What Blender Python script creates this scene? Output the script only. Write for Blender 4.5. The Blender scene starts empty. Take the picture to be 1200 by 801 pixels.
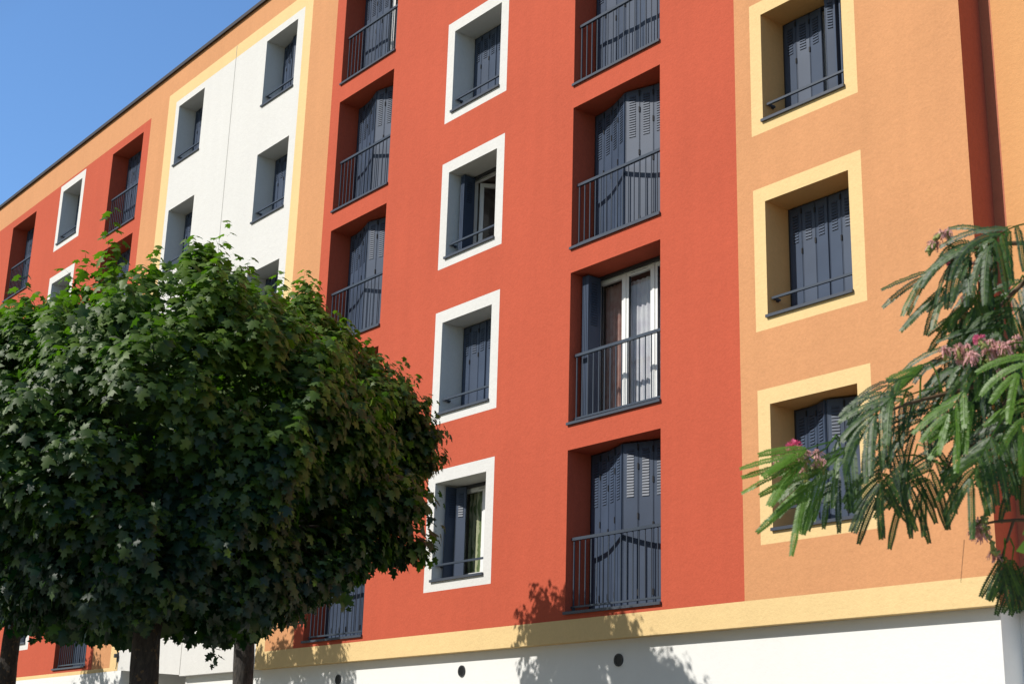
import bpy, math, random
import numpy as np
from mathutils import Vector, Matrix

random.seed(7)
rng = np.random.default_rng(11)
scene = bpy.context.scene
COL = scene.collection
GZ = 1.6                       # eye height; facade measurements below are relative to it
FH = 2.7                       # storey height

# ------------------------------------------------------------------ helpers
def tag(o, label=None, cat=None, group=None, kind=None):
    if label: o['label'] = label
    if cat: o['category'] = cat
    if group: o['group'] = group
    if kind: o['kind'] = kind
    return o

def empty(name, loc, label=None, cat=None, group=None):
    o = bpy.data.objects.new(name, None)
    o.empty_display_size = 0.3
    o.location = loc
    COL.objects.link(o)
    return tag(o, label, cat, group)

def link(name, mesh, parent=None, loc=(0, 0, 0)):
    o = bpy.data.objects.new(name, mesh)
    COL.objects.link(o)
    if parent is not None: o.parent = parent
    o.location = loc
    return o

class MB:
    """collects faces (with a material slot each) for one mesh"""
    def __init__(s): s.v = []; s.f = []; s.m = []
    def face(s, pts, m=0):
        i = len(s.v); s.v += [tuple(p) for p in pts]
        s.f.append(list(range(i, i + len(pts)))); s.m.append(m)
    def box(s, x0, x1, y0, y1, z0, z1, m=0, skip=''):
        F = {'f': [(x0,y0,z0),(x1,y0,z0),(x1,y0,z1),(x0,y0,z1)],
             'b': [(x1,y1,z0),(x0,y1,z0),(x0,y1,z1),(x1,y1,z1)],
             'l': [(x0,y1,z0),(x0,y0,z0),(x0,y0,z1),(x0,y1,z1)],
             'r': [(x1,y0,z0),(x1,y1,z0),(x1,y1,z1),(x1,y0,z1)],
             't': [(x0,y0,z1),(x1,y0,z1),(x1,y1,z1),(x0,y1,z1)],
             'd': [(x0,y1,z0),(x1,y1,z0),(x1,y0,z0),(x0,y0,z0)]}
        for k, p in F.items():
            if k not in skip: s.face(p, m)
    def obox(s, o, ax, ay, az, lx, ly, lz, m=0):
        """box from corner o along three axis vectors"""
        o = Vector(o); X = Vector(ax) * lx; Y = Vector(ay) * ly; Z = Vector(az) * lz
        P = [o, o+X, o+X+Y, o+Y, o+Z, o+X+Z, o+X+Y+Z, o+Y+Z]
        for q in ((0,1,5,4),(1,2,6,5),(2,3,7,6),(3,0,4,7),(4,5,6,7),(3,2,1,0)):
            s.face([P[i] for i in q], m)
    def tube(s, pts, rad, n=8, m=0, cap=True, wob=0.0):
        pts = [Vector(p) for p in pts]; rings = []
        up = Vector((0.31, 0.17, 0.93))
        for i, p in enumerate(pts):
            d = (pts[min(i+1, len(pts)-1)] - pts[max(i-1, 0)]).normalized()
            a = d.cross(up)
            if a.length < 1e-3: a = d.cross(Vector((1, 0, 0)))
            a.normalize(); b = d.cross(a)
            r = rad[i] if hasattr(rad, '__len__') else rad
            ring = []
            for k in range(n):
                t = 2*math.pi*k/n
                rr = r*(1 + wob*(math.sin(3*t + i*0.7) * 0.5 + random.uniform(-.5, .5)))
                s.v.append(tuple(p + a*math.cos(t)*rr + b*math.sin(t)*rr)); ring.append(len(s.v)-1)
            rings.append(ring)
        for A, B in zip(rings, rings[1:]):
            for k in range(n):
                s.f.append([A[k], B[k], B[(k+1) % n], A[(k+1) % n]]); s.m.append(m)
        if cap:
            s.f.append(rings[0][:]); s.m.append(m); s.f.append(rings[-1][::-1]); s.m.append(m)
    def mesh(s, name, mats, smooth=False):
        me = bpy.data.meshes.new(name)
        me.from_pydata(s.v, [], s.f)
        for m in mats: me.materials.append(m)
        me.polygons.foreach_set('material_index', s.m)
        if smooth: me.polygons.foreach_set('use_smooth', [True]*len(s.f))
        me.update()
        return me
    def build(s, name, mats, parent=None, loc=(0, 0, 0), smooth=False):
        return link(name, s.mesh(name, mats if isinstance(mats, list) else [mats], smooth), parent, loc)

# ------------------------------------------------------------------ materials
def new_mat(name):
    m = bpy.data.materials.new(name); m.use_nodes = True
    nt = m.node_tree; b = nt.nodes['Principled BSDF']
    return m, nt, b

def N(nt, t, **kw):
    n = nt.nodes.new(t)
    for k, v in kw.items(): setattr(n, k, v)
    return n

def stucco(name, col, var=0.09, grain=1.0):
    m, nt, b = new_mat(name)
    L = nt.links.new
    geo = N(nt, 'ShaderNodeNewGeometry')
    big = N(nt, 'ShaderNodeTexNoise'); big.inputs['Scale'].default_value = 0.55; big.inputs['Detail'].default_value = 5
    mid = N(nt, 'ShaderNodeTexNoise'); mid.inputs['Scale'].default_value = 7; mid.inputs['Detail'].default_value = 6; mid.inputs['Roughness'].default_value = .65
    fin = N(nt, 'ShaderNodeTexNoise'); fin.inputs['Scale'].default_value = 24; fin.inputs['Detail'].default_value = 4; fin.inputs['Roughness'].default_value = .7
    # faint vertical weather streaks
    mp = N(nt, 'ShaderNodeMapping'); mp.inputs['Scale'].default_value = (3.0, 3.0, 0.18)
    stk = N(nt, 'ShaderNodeTexNoise'); stk.inputs['Scale'].default_value = 1.3; stk.inputs['Detail'].default_value = 4
    for n in (big, mid, fin): L(geo.outputs['Position'], n.inputs['Vector'])
    L(geo.outputs['Position'], mp.inputs['Vector']); L(mp.outputs['Vector'], stk.inputs['Vector'])
    def madd(a, k, prev=None):
        s_ = N(nt, 'ShaderNodeMath', operation='SUBTRACT'); L(a, s_.inputs[0]); s_.inputs[1].default_value = .5
        mu = N(nt, 'ShaderNodeMath', operation='MULTIPLY_ADD'); L(s_.outputs[0], mu.inputs[0]); mu.inputs[1].default_value = k
        if prev is None: mu.inputs[2].default_value = 1.0
        else: L(prev, mu.inputs[2])
        return mu.outputs[0]
    v = madd(big.outputs['Fac'], var*2.2); v = madd(mid.outputs['Fac'], var*1.7, v)
    v = madd(fin.outputs['Fac'], var*3.4*grain, v); v = madd(stk.outputs['Fac'], var*1.5, v)
    mix = N(nt, 'ShaderNodeVectorMath', operation='SCALE'); mix.inputs[0].default_value = col; L(v, mix.inputs['Scale'])
    L(mix.outputs['Vector'], b.inputs['Base Color'])
    b.inputs['Roughness'].default_value = 0.9
    b.inputs['Specular IOR Level'].default_value = 0.25
    ad = N(nt, 'ShaderNodeMath', operation='MULTIPLY_ADD'); L(mid.outputs['Fac'], ad.inputs[0]); ad.inputs[1].default_value = 1.6; L(fin.outputs['Fac'], ad.inputs[2])
    bp = N(nt, 'ShaderNodeBump'); bp.inputs['Strength'].default_value = 0.42*grain; bp.inputs['Distance'].default_value = 0.012
    L(ad.outputs[0], bp.inputs['Height']); L(bp.outputs['Normal'], b.inputs['Normal'])
    return m

def paint(name, col, rough=0.5, metal=0.0, var=0.1, scale=6, spec=0.5):
    m, nt, b = new_mat(name); L = nt.links.new
    geo = N(nt, 'ShaderNodeNewGeometry')
    no = N(nt, 'ShaderNodeTexNoise'); no.inputs['Scale'].default_value = scale; no.inputs['Detail'].default_value = 5
    L(geo.outputs['Position'], no.inputs['Vector'])
    mr = N(nt, 'ShaderNodeMapRange'); mr.inputs['To Min'].default_value = 1-var; mr.inputs['To Max'].default_value = 1+var
    mr.inputs['From Min'].default_value = .25; mr.inputs['From Max'].default_value = .75
    L(no.outputs['Fac'], mr.inputs['Value'])
    mix = N(nt, 'ShaderNodeVectorMath', operation='SCALE'); mix.inputs[0].default_value = col; L(mr.outputs[0], mix.inputs['Scale'])
    L(mix.outputs['Vector'], b.inputs['Base Color'])
    b.inputs['Roughness'].default_value = rough; b.inputs['Metallic'].default_value = metal
    b.inputs['Specular IOR Level'].default_value = spec
    return m

def leaf_mat(name, colA, colB, trans, rough=0.42, tw=0.42):
    m, nt, b = new_mat(name); L = nt.links.new
    at = N(nt, 'ShaderNodeAttribute', attribute_name='tint')
    mx = N(nt, 'ShaderNodeMix', data_type='RGBA'); mx.inputs['A'].default_value = (*colA, 1); mx.inputs['B'].default_value = (*colB, 1)
    L(at.outputs['Fac'], mx.inputs['Factor'])
    L(mx.outputs['Result'], b.inputs['Base Color']); b.inputs['Roughness'].default_value = rough
    b.inputs['Specular IOR Level'].default_value = 0.45
    tr = N(nt, 'ShaderNodeBsdfTranslucent')
    m2 = N(nt, 'ShaderNodeMix', data_type='RGBA', blend_type='MULTIPLY'); m2.inputs['Factor'].default_value = 1
    L(mx.outputs['Result'], m2.inputs['A']); m2.inputs['B'].default_value = (*trans, 1)
    L(m2.outputs['Result'], tr.inputs['Color'])
    sh = N(nt, 'ShaderNodeMixShader'); sh.inputs['Fac'].default_value = tw
    L(b.outputs[0], sh.inputs[1]); L(tr.outputs[0], sh.inputs[2])
    L(sh.outputs[0], nt.nodes['Material Output'].inputs['Surface'])
    return m

def bark_mat(name, cA, cB, cC):
    m, nt, b = new_mat(name); L = nt.links.new
    tc = N(nt, 'ShaderNodeNewGeometry')
    mp = N(nt, 'ShaderNodeMapping'); mp.inputs['Scale'].default_value = (1, 1, .35)
    L(tc.outputs['Position'], mp.inputs['Vector'])
    n1 = N(nt, 'ShaderNodeTexNoise'); n1.inputs['Scale'].default_value = 28; n1.inputs['Detail'].default_value = 8; n1.inputs['Roughness'].default_value = .7
    L(mp.outputs['Vector'], n1.inputs['Vector'])
    n2 = N(nt, 'ShaderNodeTexNoise'); n2.inputs['Scale'].default_value = 17; n2.inputs['Detail'].default_value = 6
    L(tc.outputs['Position'], n2.inputs['Vector'])
    r = N(nt, 'ShaderNodeValToRGB'); r.color_ramp.elements[0].position = .35; r.color_ramp.elements[0].color = (*cA, 1)
    r.color_ramp.elements[1].position = .7; r.color_ramp.elements[1].color = (*cB, 1)
    L(n1.outputs['Fac'], r.inputs['Fac'])
    r2 = N(nt, 'ShaderNodeMapRange'); r2.inputs['From Min'].default_value = .58; r2.inputs['From Max'].default_value = .68
    L(n2.outputs['Fac'], r2.inputs['Value'])
    mx = N(nt, 'ShaderNodeMix', data_type='RGBA'); L(r2.outputs[0], mx.inputs['Factor']); L(r.outputs['Color'], mx.inputs['A']); mx.inputs['B'].default_value = (*cC, 1)
    L(mx.outputs['Result'], b.inputs['Base Color']); b.inputs['Roughness'].default_value = .95
    bp = N(nt, 'ShaderNodeBump'); bp.inputs['Strength'].default_value = .9; bp.inputs['Distance'].default_value = .03
    L(n1.outputs['Fac'], bp.inputs['Height']); L(bp.outputs['Normal'], b.inputs['Normal'])
    return m

def glass_mat(name, tint=(.9, .92, .92)):
    m, nt, b = new_mat(name); L = nt.links.new
    nt.nodes.remove(b)
    t = N(nt, 'ShaderNodeBsdfTransparent'); t.inputs['Color'].default_value = (*tint, 1)
    g = N(nt, 'ShaderNodeBsdfGlossy'); g.inputs['Roughness'].default_value = .02; g.inputs['Color'].default_value = (.9, .95, 1, 1)
    fr = N(nt, 'ShaderNodeFresnel'); bf_ = N(nt, 'ShaderNodeNewGeometry'); io = N(nt, 'ShaderNodeMapRange'); io.inputs['To Min'].default_value = 1.6; io.inputs['To Max'].default_value = 1/1.6
    L(bf_.outputs['Backfacing'], io.inputs['Value']); L(io.outputs[0], fr.inputs['IOR'])
    mx = N(nt, 'ShaderNodeMixShader'); L(fr.outputs[0], mx.inputs['Fac']); L(t.outputs[0], mx.inputs[1]); L(g.outputs[0], mx.inputs[2])
    L(mx.outputs[0], nt.nodes['Material Output'].inputs['Surface'])
    return m

def cloth_mat(name, colA, colB, scale, tw=.35, wave=False):
    m, nt, b = new_mat(name); L = nt.links.new
    geo = N(nt, 'ShaderNodeNewGeometry')
    if wave:
        no = N(nt, 'ShaderNodeTexWave'); no.inputs['Distortion'].default_value = 7; no.inputs['Detail'].default_value = 3
    else:
        no = N(nt, 'ShaderNodeTexNoise'); no.inputs['Detail'].default_value = 4
    no.inputs['Scale'].default_value = scale
    L(geo.outputs['Position'], no.inputs['Vector'])
    r = N(nt, 'ShaderNodeValToRGB'); r.color_ramp.elements[0].color = (*colA, 1); r.color_ramp.elements[1].color = (*colB, 1)
    r.color_ramp.elements[0].position = .35; r.color_ramp.elements[1].position = .65
    L(no.outputs['Fac'], r.inputs['Fac']); L(r.outputs['Color'], b.inputs['Base Color'])
    b.inputs['Roughness'].default_value = .9
    tr = N(nt, 'ShaderNodeBsdfTranslucent'); L(r.outputs['Color'], tr.inputs['Color'])
    sh = N(nt, 'ShaderNodeMixShader'); sh.inputs['Fac'].default_value = tw
    L(b.outputs[0], sh.inputs[1]); L(tr.outputs[0], sh.inputs[2]); L(sh.outputs[0], nt.nodes['Material Output'].inputs['Surface'])
    return m

C_ORANGE = (.575, .274, .126); C_RED = (.470, .089, .046); C_YEL = (.72, .52, .255); C_WHITE = (.64, .630, .612)
M = dict(
    orange=stucco('orange_render', C_ORANGE), orange_back=stucco('pale_orange_render', (.60, .30, .125), .05),
    red=stucco('red_render', C_RED), yellow=stucco('yellow_render', C_YEL, .06),
    white=stucco('white_render', C_WHITE, .045), base=stucco('base_white', (.74, .74, .73), .025, .4),
    ochre=stucco('ochre_reveal_render', (.74, .42, .17), .05),
    joint=paint('joint_sealant', (.30, .29, .27), .8),
    coping=paint('coping_metal', (.045, .036, .034), .5), roofing=paint('roof_membrane', (.12, .12, .12), .9),
    shutter=paint('blue_grey_shutter_paint', (.047, .066, .108), .48, 0, .16, 1.7, .3),
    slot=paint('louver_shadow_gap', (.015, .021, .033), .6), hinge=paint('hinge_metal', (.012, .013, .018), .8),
    iron=paint('railing_paint', (.045, .057, .080), .38, 0, .08), sill=paint('sill_metal', (.055, .064, .085), .4, 0, .08),
    pvc=paint('white_window_profile', (.80, .80, .79), .3, 0, .02), glass=glass_mat('window_glass'),
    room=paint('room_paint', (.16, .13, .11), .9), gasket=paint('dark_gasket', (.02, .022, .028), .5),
    cur_pink=cloth_mat('pink_curtain', (.66, .38, .32), (.78, .55, .50), 9), cur_net=cloth_mat('lilac_net', (.74, .70, .78), (.88, .86, .90), 6),
    cur_green=cloth_mat('green_leaf_curtain', (.25, .33, .13), (.78, .78, .50), 3.0, .35, True), cur_white=cloth_mat('white_net', (.70, .70, .75), (.85, .85, .88), 6),
    bark=bark_mat('maple_bark', (.013, .010, .009), (.050, .039, .032), (.115, .068, .03)),
    bark2=bark_mat('grey_bark', (.022, .020, .019), (.080, .070, .063), (.06, .05, .04)),
    sbark=bark_mat('silk_tree_bark', (.05, .04, .03), (.12, .10, .08), (.09, .08, .06)),
    twig=paint('twig', (.10, .06, .03), .8),
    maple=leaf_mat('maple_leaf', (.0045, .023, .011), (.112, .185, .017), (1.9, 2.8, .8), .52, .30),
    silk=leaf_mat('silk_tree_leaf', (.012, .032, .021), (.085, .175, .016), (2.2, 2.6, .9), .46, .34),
    lime=leaf_mat('broad_leaf', (.05, .10, .018), (.09, .16, .025), (2.2, 2.4, 1.0), .42, .4),
    pink=leaf_mat('silk_flower', (.80, .55, .52), (.70, .11, .26), (1.2, 1.2, 1.2), .6, .3),
    wilt=leaf_mat('wilted_silk_flower', (.62, .43, .30), (.64, .33, .34), (1.2, 1.2, 1.2), .7, .3),
    calyx=paint('flower_calyx', (.22, .24, .07), .7),
    lamp=paint('lamp_white', (.8, .8, .8), .4), dark=paint('dark_fitting', (.03, .032, .038), .5, 0, .3, 60),
)

def ground_mat(name, cA, cB, scale):
    m, nt, b = new_mat(name); L = nt.links.new
    geo = N(nt, 'ShaderNodeNewGeometry'); no = N(nt, 'ShaderNodeTexNoise'); no.inputs['Scale'].default_value = scale; no.inputs['Detail'].default_value = 8
    L(geo.outputs['Position'], no.inputs['Vector'])
    r = N(nt, 'ShaderNodeValToRGB'); r.color_ramp.elements[0].color = (*cA, 1); r.color_ramp.elements[1].color = (*cB, 1)
    r.color_ramp.elements[0].position = .3; r.color_ramp.elements[1].position = .7
    L(no.outputs['Fac'], r.inputs['Fac']); L(r.outputs['Color'], b.inputs['Base Color']); b.inputs['Roughness'].default_value = .95
    bp = N(nt, 'ShaderNodeBump'); bp.inputs['Strength'].default_value = .4; bp.inputs['Distance'].default_value = .02
    L(no.outputs['Fac'], bp.inputs['Height']); L(bp.outputs['Normal'], b.inputs['Normal'])
    return m

# ------------------------------------------------------------------ setting
mb = MB(); mb.face([(-400, -400, 0), (400, -400, 0), (400, 400, 0), (-400, 400, 0)])
tag(mb.build('ground', ground_mat('dry_lawn', (.055, .06, .025), (.12, .11, .06), 3)), kind='structure')
mb = MB(); mb.box(-60, 20, -2.6, .6, 0.002, .12)
tag(mb.build('pavement', ground_mat('pavement_concrete', (.20, .19, .17), (.28, .26, .235), 5)), kind='structure')
mb = MB(); mb.box(-60, 20, -13.9, -8.6, 0.002, .06)
tag(mb.build('path', ground_mat('path_gravel', (.34, .31, .26), (.46, .42, .36), 9)), kind='structure')

# ------------------------------------------------------------------ apartment building
BX = -26.0
root = empty('apartment_building', (BX, 0, 0), 'five storey apartment block in red, orange and white render with slate blue shutters', 'building')
def B(name, mb_, mats, smooth=False):
    return mb_.build(name, mats, root, (-BX, 0, 0), smooth)

SB = .42; SBB = .50; YB = .15    # depths of the set-back wing, its base and the main base
ZT = 16.50 + GZ; ZB = 1.93 + GZ; ZBL = 2.156 + GZ
UL, UR, UJ, UPORCH = -46.2, -8.70, -27.35, -30.14
RD = 0.43                    # depth of the shutter plane in the reveals

# windows: column -> (left edge, width, kind)
COLS = {'A': (-15.57, 1.905, 'F', 'red'), 'B': (-18.82, 1.335, 'W', 'white'), 'C': (-11.735, 1.345, 'W', 'yellow'),
        'D': (-22.63, 1.90, 'F', 'red'), 'E': (-25.91, 1.325, 'N', 'white'), 'F': (-30.155, 1.32, 'N', 'white'),
        'G': (-33.98, 1.85, 'F', 'red'), 'H': (-37.265, 1.315, 'W', 'white'), 'I': (-41.07, 1.84, 'F', 'red'),
        'J': (-44.32, 1.34, 'W', 'yellow')}
ZR = {'F': (2.321, 4.642), 'W': (3.05, 4.619), 'N': (3.05, 4.619)}
holes = []; wins = []
for c, (x, w, kind, colr) in COLS.items():
    for k in range(5):
        z0 = ZR[kind][0] + k*FH + GZ; z1 = ZR[kind][1] + k*FH + GZ
        wins.append((c, k, x, w, z0, z1, kind, colr))
        if kind == 'W': holes.append((x-.2, x+w+.2, z0-.16, z1+.204))
        else: holes.append((x, x+w, z0, z1))

# colour fields of the facade: later rectangles overrule earlier ones
Z = lambda v: v + GZ
fields = [
    (UL, UR, ZB, ZT, 'orange'),
    (-22.96, -12.215, Z(2.237), Z(15.68), 'red'),
    (-42.50, -31.74, Z(2.237), Z(15.68), 'red'),
    (-30.77, -23.98, Z(2.156), Z(15.91), 'yellow'),
    (-24.31, -23.98, ZB, Z(15.91), 'yellow'),
    (-30.34, -24.31, Z(2.156), Z(15.59), 'white'),
    (UJ, -24.31, ZB, Z(2.2), 'white'),
    (-24.31, UR, ZB, Z(2.237), 'yellow'),
    (UL, -30.77, ZBL, Z(2.237), 'yellow'),
    (UL, UJ, ZB-.01, ZBL, None),
]
ub = sorted({round(v, 4) for f in fields for v in f[:2]} | {round(v, 4) for h in holes for v in h[:2]})
zb = sorted({round(v, 4) for f in fields for v in f[2:4]} | {round(v, 4) for h in holes for v in h[2:4]})
zones = {}
for i in range(len(ub)-1):
    for j in range(len(zb)-1):
        u, z = (ub[i]+ub[i+1])/2, (zb[j]+zb[j+1])/2
        col = None
        for f in fields:
            if f[0] < u < f[1] and f[2] < z < f[3]: col = f[4]
        if col is None or any(h[0] < u < h[1] and h[2] < z < h[3] for h in holes): continue
        if col in ('red', 'white', 'yellow', 'orange'):
            key = (col, 'left' if u < UJ else 'right')
        zones.setdefault(key, MB()).face([(ub[i], 0, zb[j]), (ub[i+1], 0, zb[j]), (ub[i+1], 0, zb[j+1]), (ub[i], 0, zb[j+1])])
wl = {('red', 'right'): 'brick red rendered wall panel', ('red', 'left'): 'far brick red rendered wall panel beyond the white panel',
      ('orange', 'right'): 'orange rendered wall bays', ('orange', 'left'): 'orange rendered wall of the far half',
      ('yellow', 'right'): 'pale yellow painted band and border', ('yellow', 'left'): 'pale yellow border of the far half',
      ('white', 'right'): 'white rendered panel right of the joint', ('white', 'left'): 'white rendered panel left of the joint'}
# sloped foot of the left white panel over the porch
zones[('white', 'left')].face([(UPORCH, 0, ZBL-.002), (UJ, 0, Z(1.953)), (UJ, 0, ZBL), (UPORCH, 0, ZBL)])
# thickness of the overhanging wall (its underside) and the right return
zones[('yellow', 'right')].face([(-24.31, .30, ZB), (UR, .30, ZB), (UR, 0, ZB), (-24.31, 0, ZB)])
zones[('white', 'right')].face([(UJ, .30, ZB), (-24.31, .30, ZB), (-24.31, 0, ZB), (UJ, 0, ZB)])
zones[('white', 'left')].face([(UPORCH, 1.6, ZBL), (UJ, 1.6, ZBL), (UJ, .004, ZBL), (UPORCH, .004, ZBL)])
mb = MB(); mb.face([(UR, 0, ZB), (UR, SB, ZB), (UR, SB, ZT), (UR, 0, ZT)])
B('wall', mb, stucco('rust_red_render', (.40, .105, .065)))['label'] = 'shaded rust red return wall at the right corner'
for key, z_ in zones.items():
    o = B('wall', z_, M[key[0]]); o['label'] = wl[key]

# set-back wing on the right, its base, the main base, the flush base of the left half, the porch

mb = MB(); mb.face([(UR, SB, ZB), (UR+.15, SB, ZB), (UR+.15, SB, ZT), (UR, SB, ZT)])  # corner shadow on the set-back wall painted in as a browner strip
B('wall', mb, stucco('shadow_toned_render', (.43, .15, .09)))['label'] = 'inner corner strip of the set-back wall with the corner shadow painted in brown red'
mb = MB(); mb.face([(UR+.15, SB, ZB), (4.5, SB, ZB), (4.5, SB, ZT), (UR+.15, SB, ZT)]); mb.face([(UR, SBB, ZB), (4.5, SBB, ZB), (4.5, SB, ZB), (UR, SB, ZB)])
B('wall', mb, M['orange_back'])['label'] = 'pale orange set-back wall at the right corner'
UB = -8.80
mb = MB(); mb.face([(UJ, YB, 0), (UB, YB, 0), (UB, YB, ZB+.003), (UJ, YB, ZB+.003)])
mb.face([(UB, YB, 0), (UB, SBB, 0), (UB, SBB, ZB), (UB, YB, ZB)])
mb.face([(UB, SBB, 0), (4.5, SBB, 0), (4.5, SBB, ZB), (UB, SBB, ZB)])
mb.face([(UL, 0, 0), (UPORCH, 0, 0), (UPORCH, 0, ZBL), (UL, 0, ZBL)])
mb.face([(UPORCH, 0, 0), (UPORCH, 1.6, 0), (UPORCH, 1.6, ZBL), (UPORCH, 0, ZBL)])
mb.face([(UPORCH, 1.6, 0), (UJ, 1.6, 0), (UJ, 1.6, ZBL), (UPORCH, 1.6, ZBL)])
mb.face([(UJ, 1.6, 0), (UJ, YB, 0), (UJ, YB, ZBL), (UJ, 1.6, ZBL)])
B('base_wall', mb, M['base'])
# rear, sides and roof close the block
mb = MB(); mb.face([(UL, 11, 0), (UL, 0, 0), (UL, 0, ZT), (UL, 11, ZT)]); mb.face([(4.5, SB, 0), (4.5, 11, 0), (4.5, 11, ZT), (4.5, SB, ZT)])
mb.face([(4.5, 11, 0), (UL, 11, 0), (UL, 11, ZT), (4.5, 11, ZT)])
B('wall', mb, M['orange'])['label'] = 'rear and end walls'
mb = MB(); mb.box(UL+.05, UR-.05, .06, 10.95, ZT-.05, ZT+.02); mb.box(UR-.04, 4.45, SB+.06, 10.95, ZT-.05, ZT+.02)
B('roof', mb, M['roofing'])
mb = MB(); mb.box(UL-.05, UR+.05, -.06, .30, ZT+.004, ZT+.055); mb.box(UL-.05, UR+.05, -.065, -.0605, ZT-.03, ZT+.058)
mb.box(UR+.06, 4.55, SB-.06, SB+.3, ZT+.004, ZT+.075)
B('coping', mb, M['coping'])
mb = MB(); mb.box(UJ-.009, UJ+.009, -.003, .02, Z(1.96), Z(15.90)); B('expansion_joint', mb, M['joint'])

# round vents in the base
def vent(u, z, r=.085):
    mb = MB(); n = 24
    ring = lambda rr, y: [(u+rr*math.cos(2*math.pi*i/n), y, z+rr*math.sin(2*math.pi*i/n)) for i in range(n)]
    a, b_, c = ring(r, YB), ring(r, YB-.018), ring(r*.84, YB-.018)
    for i in range(n):
        j = (i+1) % n
        mb.face([a[i], a[j], b_[j], b_[i]]); mb.face([b_[i], b_[j], c[j], c[i]])
    mb.face(ring(r*.84, YB-.006))
    for q in range(-5, 6):
        zz = z + q*r*.15; hw = math.sqrt(max(r*r*.68-(zz-z)**2, 0))
        if hw > .01: mb.box(u-hw, u+hw, YB-.016, YB-.007, zz-.002, zz+.002)
    B('vent', mb, M['dark'])
for u in (-14.62, -18.12, -21.62, -25.12): vent(u, Z(1.66))

# ------------------------------------------------------------------ windows
cache = {}
def shared(key, make):
    if key not in cache: cache[key] = make()
    return cache[key]

def shutter_mesh(segs, z0, z1, frac, hingejoint=True, wlast=True):
    """segs: list of ((x,y),(x,y)) leaves running left to right"""
    mb = MB(); T = .022
    for li, (p, q) in enumerate(segs):
        d = Vector((q[0]-p[0], q[1]-p[1], 0)); w = d.length; d.normalize(); n = Vector((d.y, -d.x, 0))
        o = Vector((p[0], p[1], z0)) + d*.003
        mb.obox(o - n*T, d, n, (0, 0, 1), w-.006, T, z1-z0)
        # raised edge beads
        for e in (.004, w-.014):
            mb.obox(Vector((p[0], p[1], z0)) + d*e, d, n, (0, 0, 1), .008, .004, z1-z0)
        # louvers, hooded slots
        lt = z1 - .09; lb = z1 - (z1-z0)*frac; pit = .040; z = lt; a0, a1 = w*.27, w*.72; k = 0
        while z > lb:
            A = Vector((p[0], p[1], 0)) + d*a0; Bq = Vector((p[0], p[1], 0)) + d*a1
            zt, zl = z, z-.028; off = n*.010; e = n*.0012
            P1, P2 = A+e+Vector((0,0,zt)), Bq+e+Vector((0,0,zt)); P3, P4 = Bq+off+Vector((0,0,zl)), A+off+Vector((0,0,zl))
            P5, P6 = Bq+e+Vector((0,0,zl)), A+e+Vector((0,0,zl))
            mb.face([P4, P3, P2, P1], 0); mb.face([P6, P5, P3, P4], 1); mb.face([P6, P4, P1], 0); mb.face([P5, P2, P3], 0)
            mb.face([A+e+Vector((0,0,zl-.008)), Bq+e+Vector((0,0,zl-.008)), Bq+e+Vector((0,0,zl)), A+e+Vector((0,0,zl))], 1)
            z -= pit; k += 1
        # hinges at the joint to the next leaf
        if li < len(segs)-1 and hingejoint:
            H = z1-z0
            for hf in ((.055, .52, .83, .95) if li % 2 == 0 else (.055, .46, .74, .93)) if H > 1.8 else ((.06, .56, .93) if li % 2 == 0 else (.05, .62, .90)):
                mb.obox(Vector((q[0], q[1], z0+hf*H)) - d*.010 + n*.001, d, n, (0, 0, 1), .020, .016, .085 if H > 1.8 else .07, 2)
    return mb.mesh('shutter', [M['shutter'], M['slot'], M['hinge']])

def path_flat(x0, x1, n, amp=.012, y=RD):
    P = [(x0+(x1-x0)*i/n, y - (amp if i % 2 else 0)) for i in range(n+1)]
    return list(zip(P, P[1:]))
def path_line(x0, y0, x1, y1, n, amp=.012):
    P = []
    for i in range(n+1):
        t = i/n; q = t**1.7 if y1 < y0 else 1-(1-t)**1.7; P.append((x0+(x1-x0)*t, y0+(y1-y0)*q - (amp if i % 2 else 0)))
    return list(zip(P, P[1:]))
def path_stack(x, n, w, left=True):
    S = []
    for i in range(n):
        xx = x + (i*.036 if left else -i*.036)
        S.append(((xx, RD-w+.04), (xx, RD+.02)) if left else ((xx, RD+.02), (xx, RD-w+.04)))
    return S

def add_shutter(wroot, key, segs, h, kind):
    fr = .34 if kind == 'F' else .31
    me = shared(('sh', key, kind, round(h, 3)), lambda: shutter_mesh(segs, .06, h-.03, fr))
    link('shutter', me, wroot)

def curtain(wroot, x0, x1, z0, z1, y, mat, folds=9, amp=.03):
    n = folds*8; mb = MB()
    pr = None
    for i in range(n+1):
        t = i/n; x = x0+(x1-x0)*t
        yy = y + amp*math.sin(t*folds*2*math.pi + .7*math.sin(t*9)) + amp*.4*math.sin(t*23)
        cur = ((x, yy, z0), (x, yy+amp*.2*math.sin(t*31), z1))
        if pr: mb.face([pr[0], cur[0], cur[1], pr[1]])
        pr = cur
    mb.build('curtain', mat, wroot, smooth=True)

def sash(mb, g, x0, x1, z0, z1, y, pw=.07):
    mb.box(x0, x0+pw, y-.05, y, z0, z1); mb.box(x1-pw, x1, y-.05, y, z0, z1)
    mb.box(x0+pw, x1-pw, y-.049, y-.001, z0, z0+pw); mb.box(x0+pw, x1-pw, y-.049, y-.001, z1-pw, z1)
    # dark gasket line and the pane
    for a, b_, c, d in ((x0+pw, x0+pw+.008, z0+pw, z1-pw), (x1-pw-.008, x1-pw, z0+pw, z1-pw)):
        mb.box(a, b_, y-.044, y-.01, c, d, 1)
    g.face([(x0+pw, y-.025, z0+pw), (x1-pw, y-.025, z0+pw), (x1-pw, y-.025, z1-pw), (x0+pw, y-.025, z1-pw)])

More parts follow.
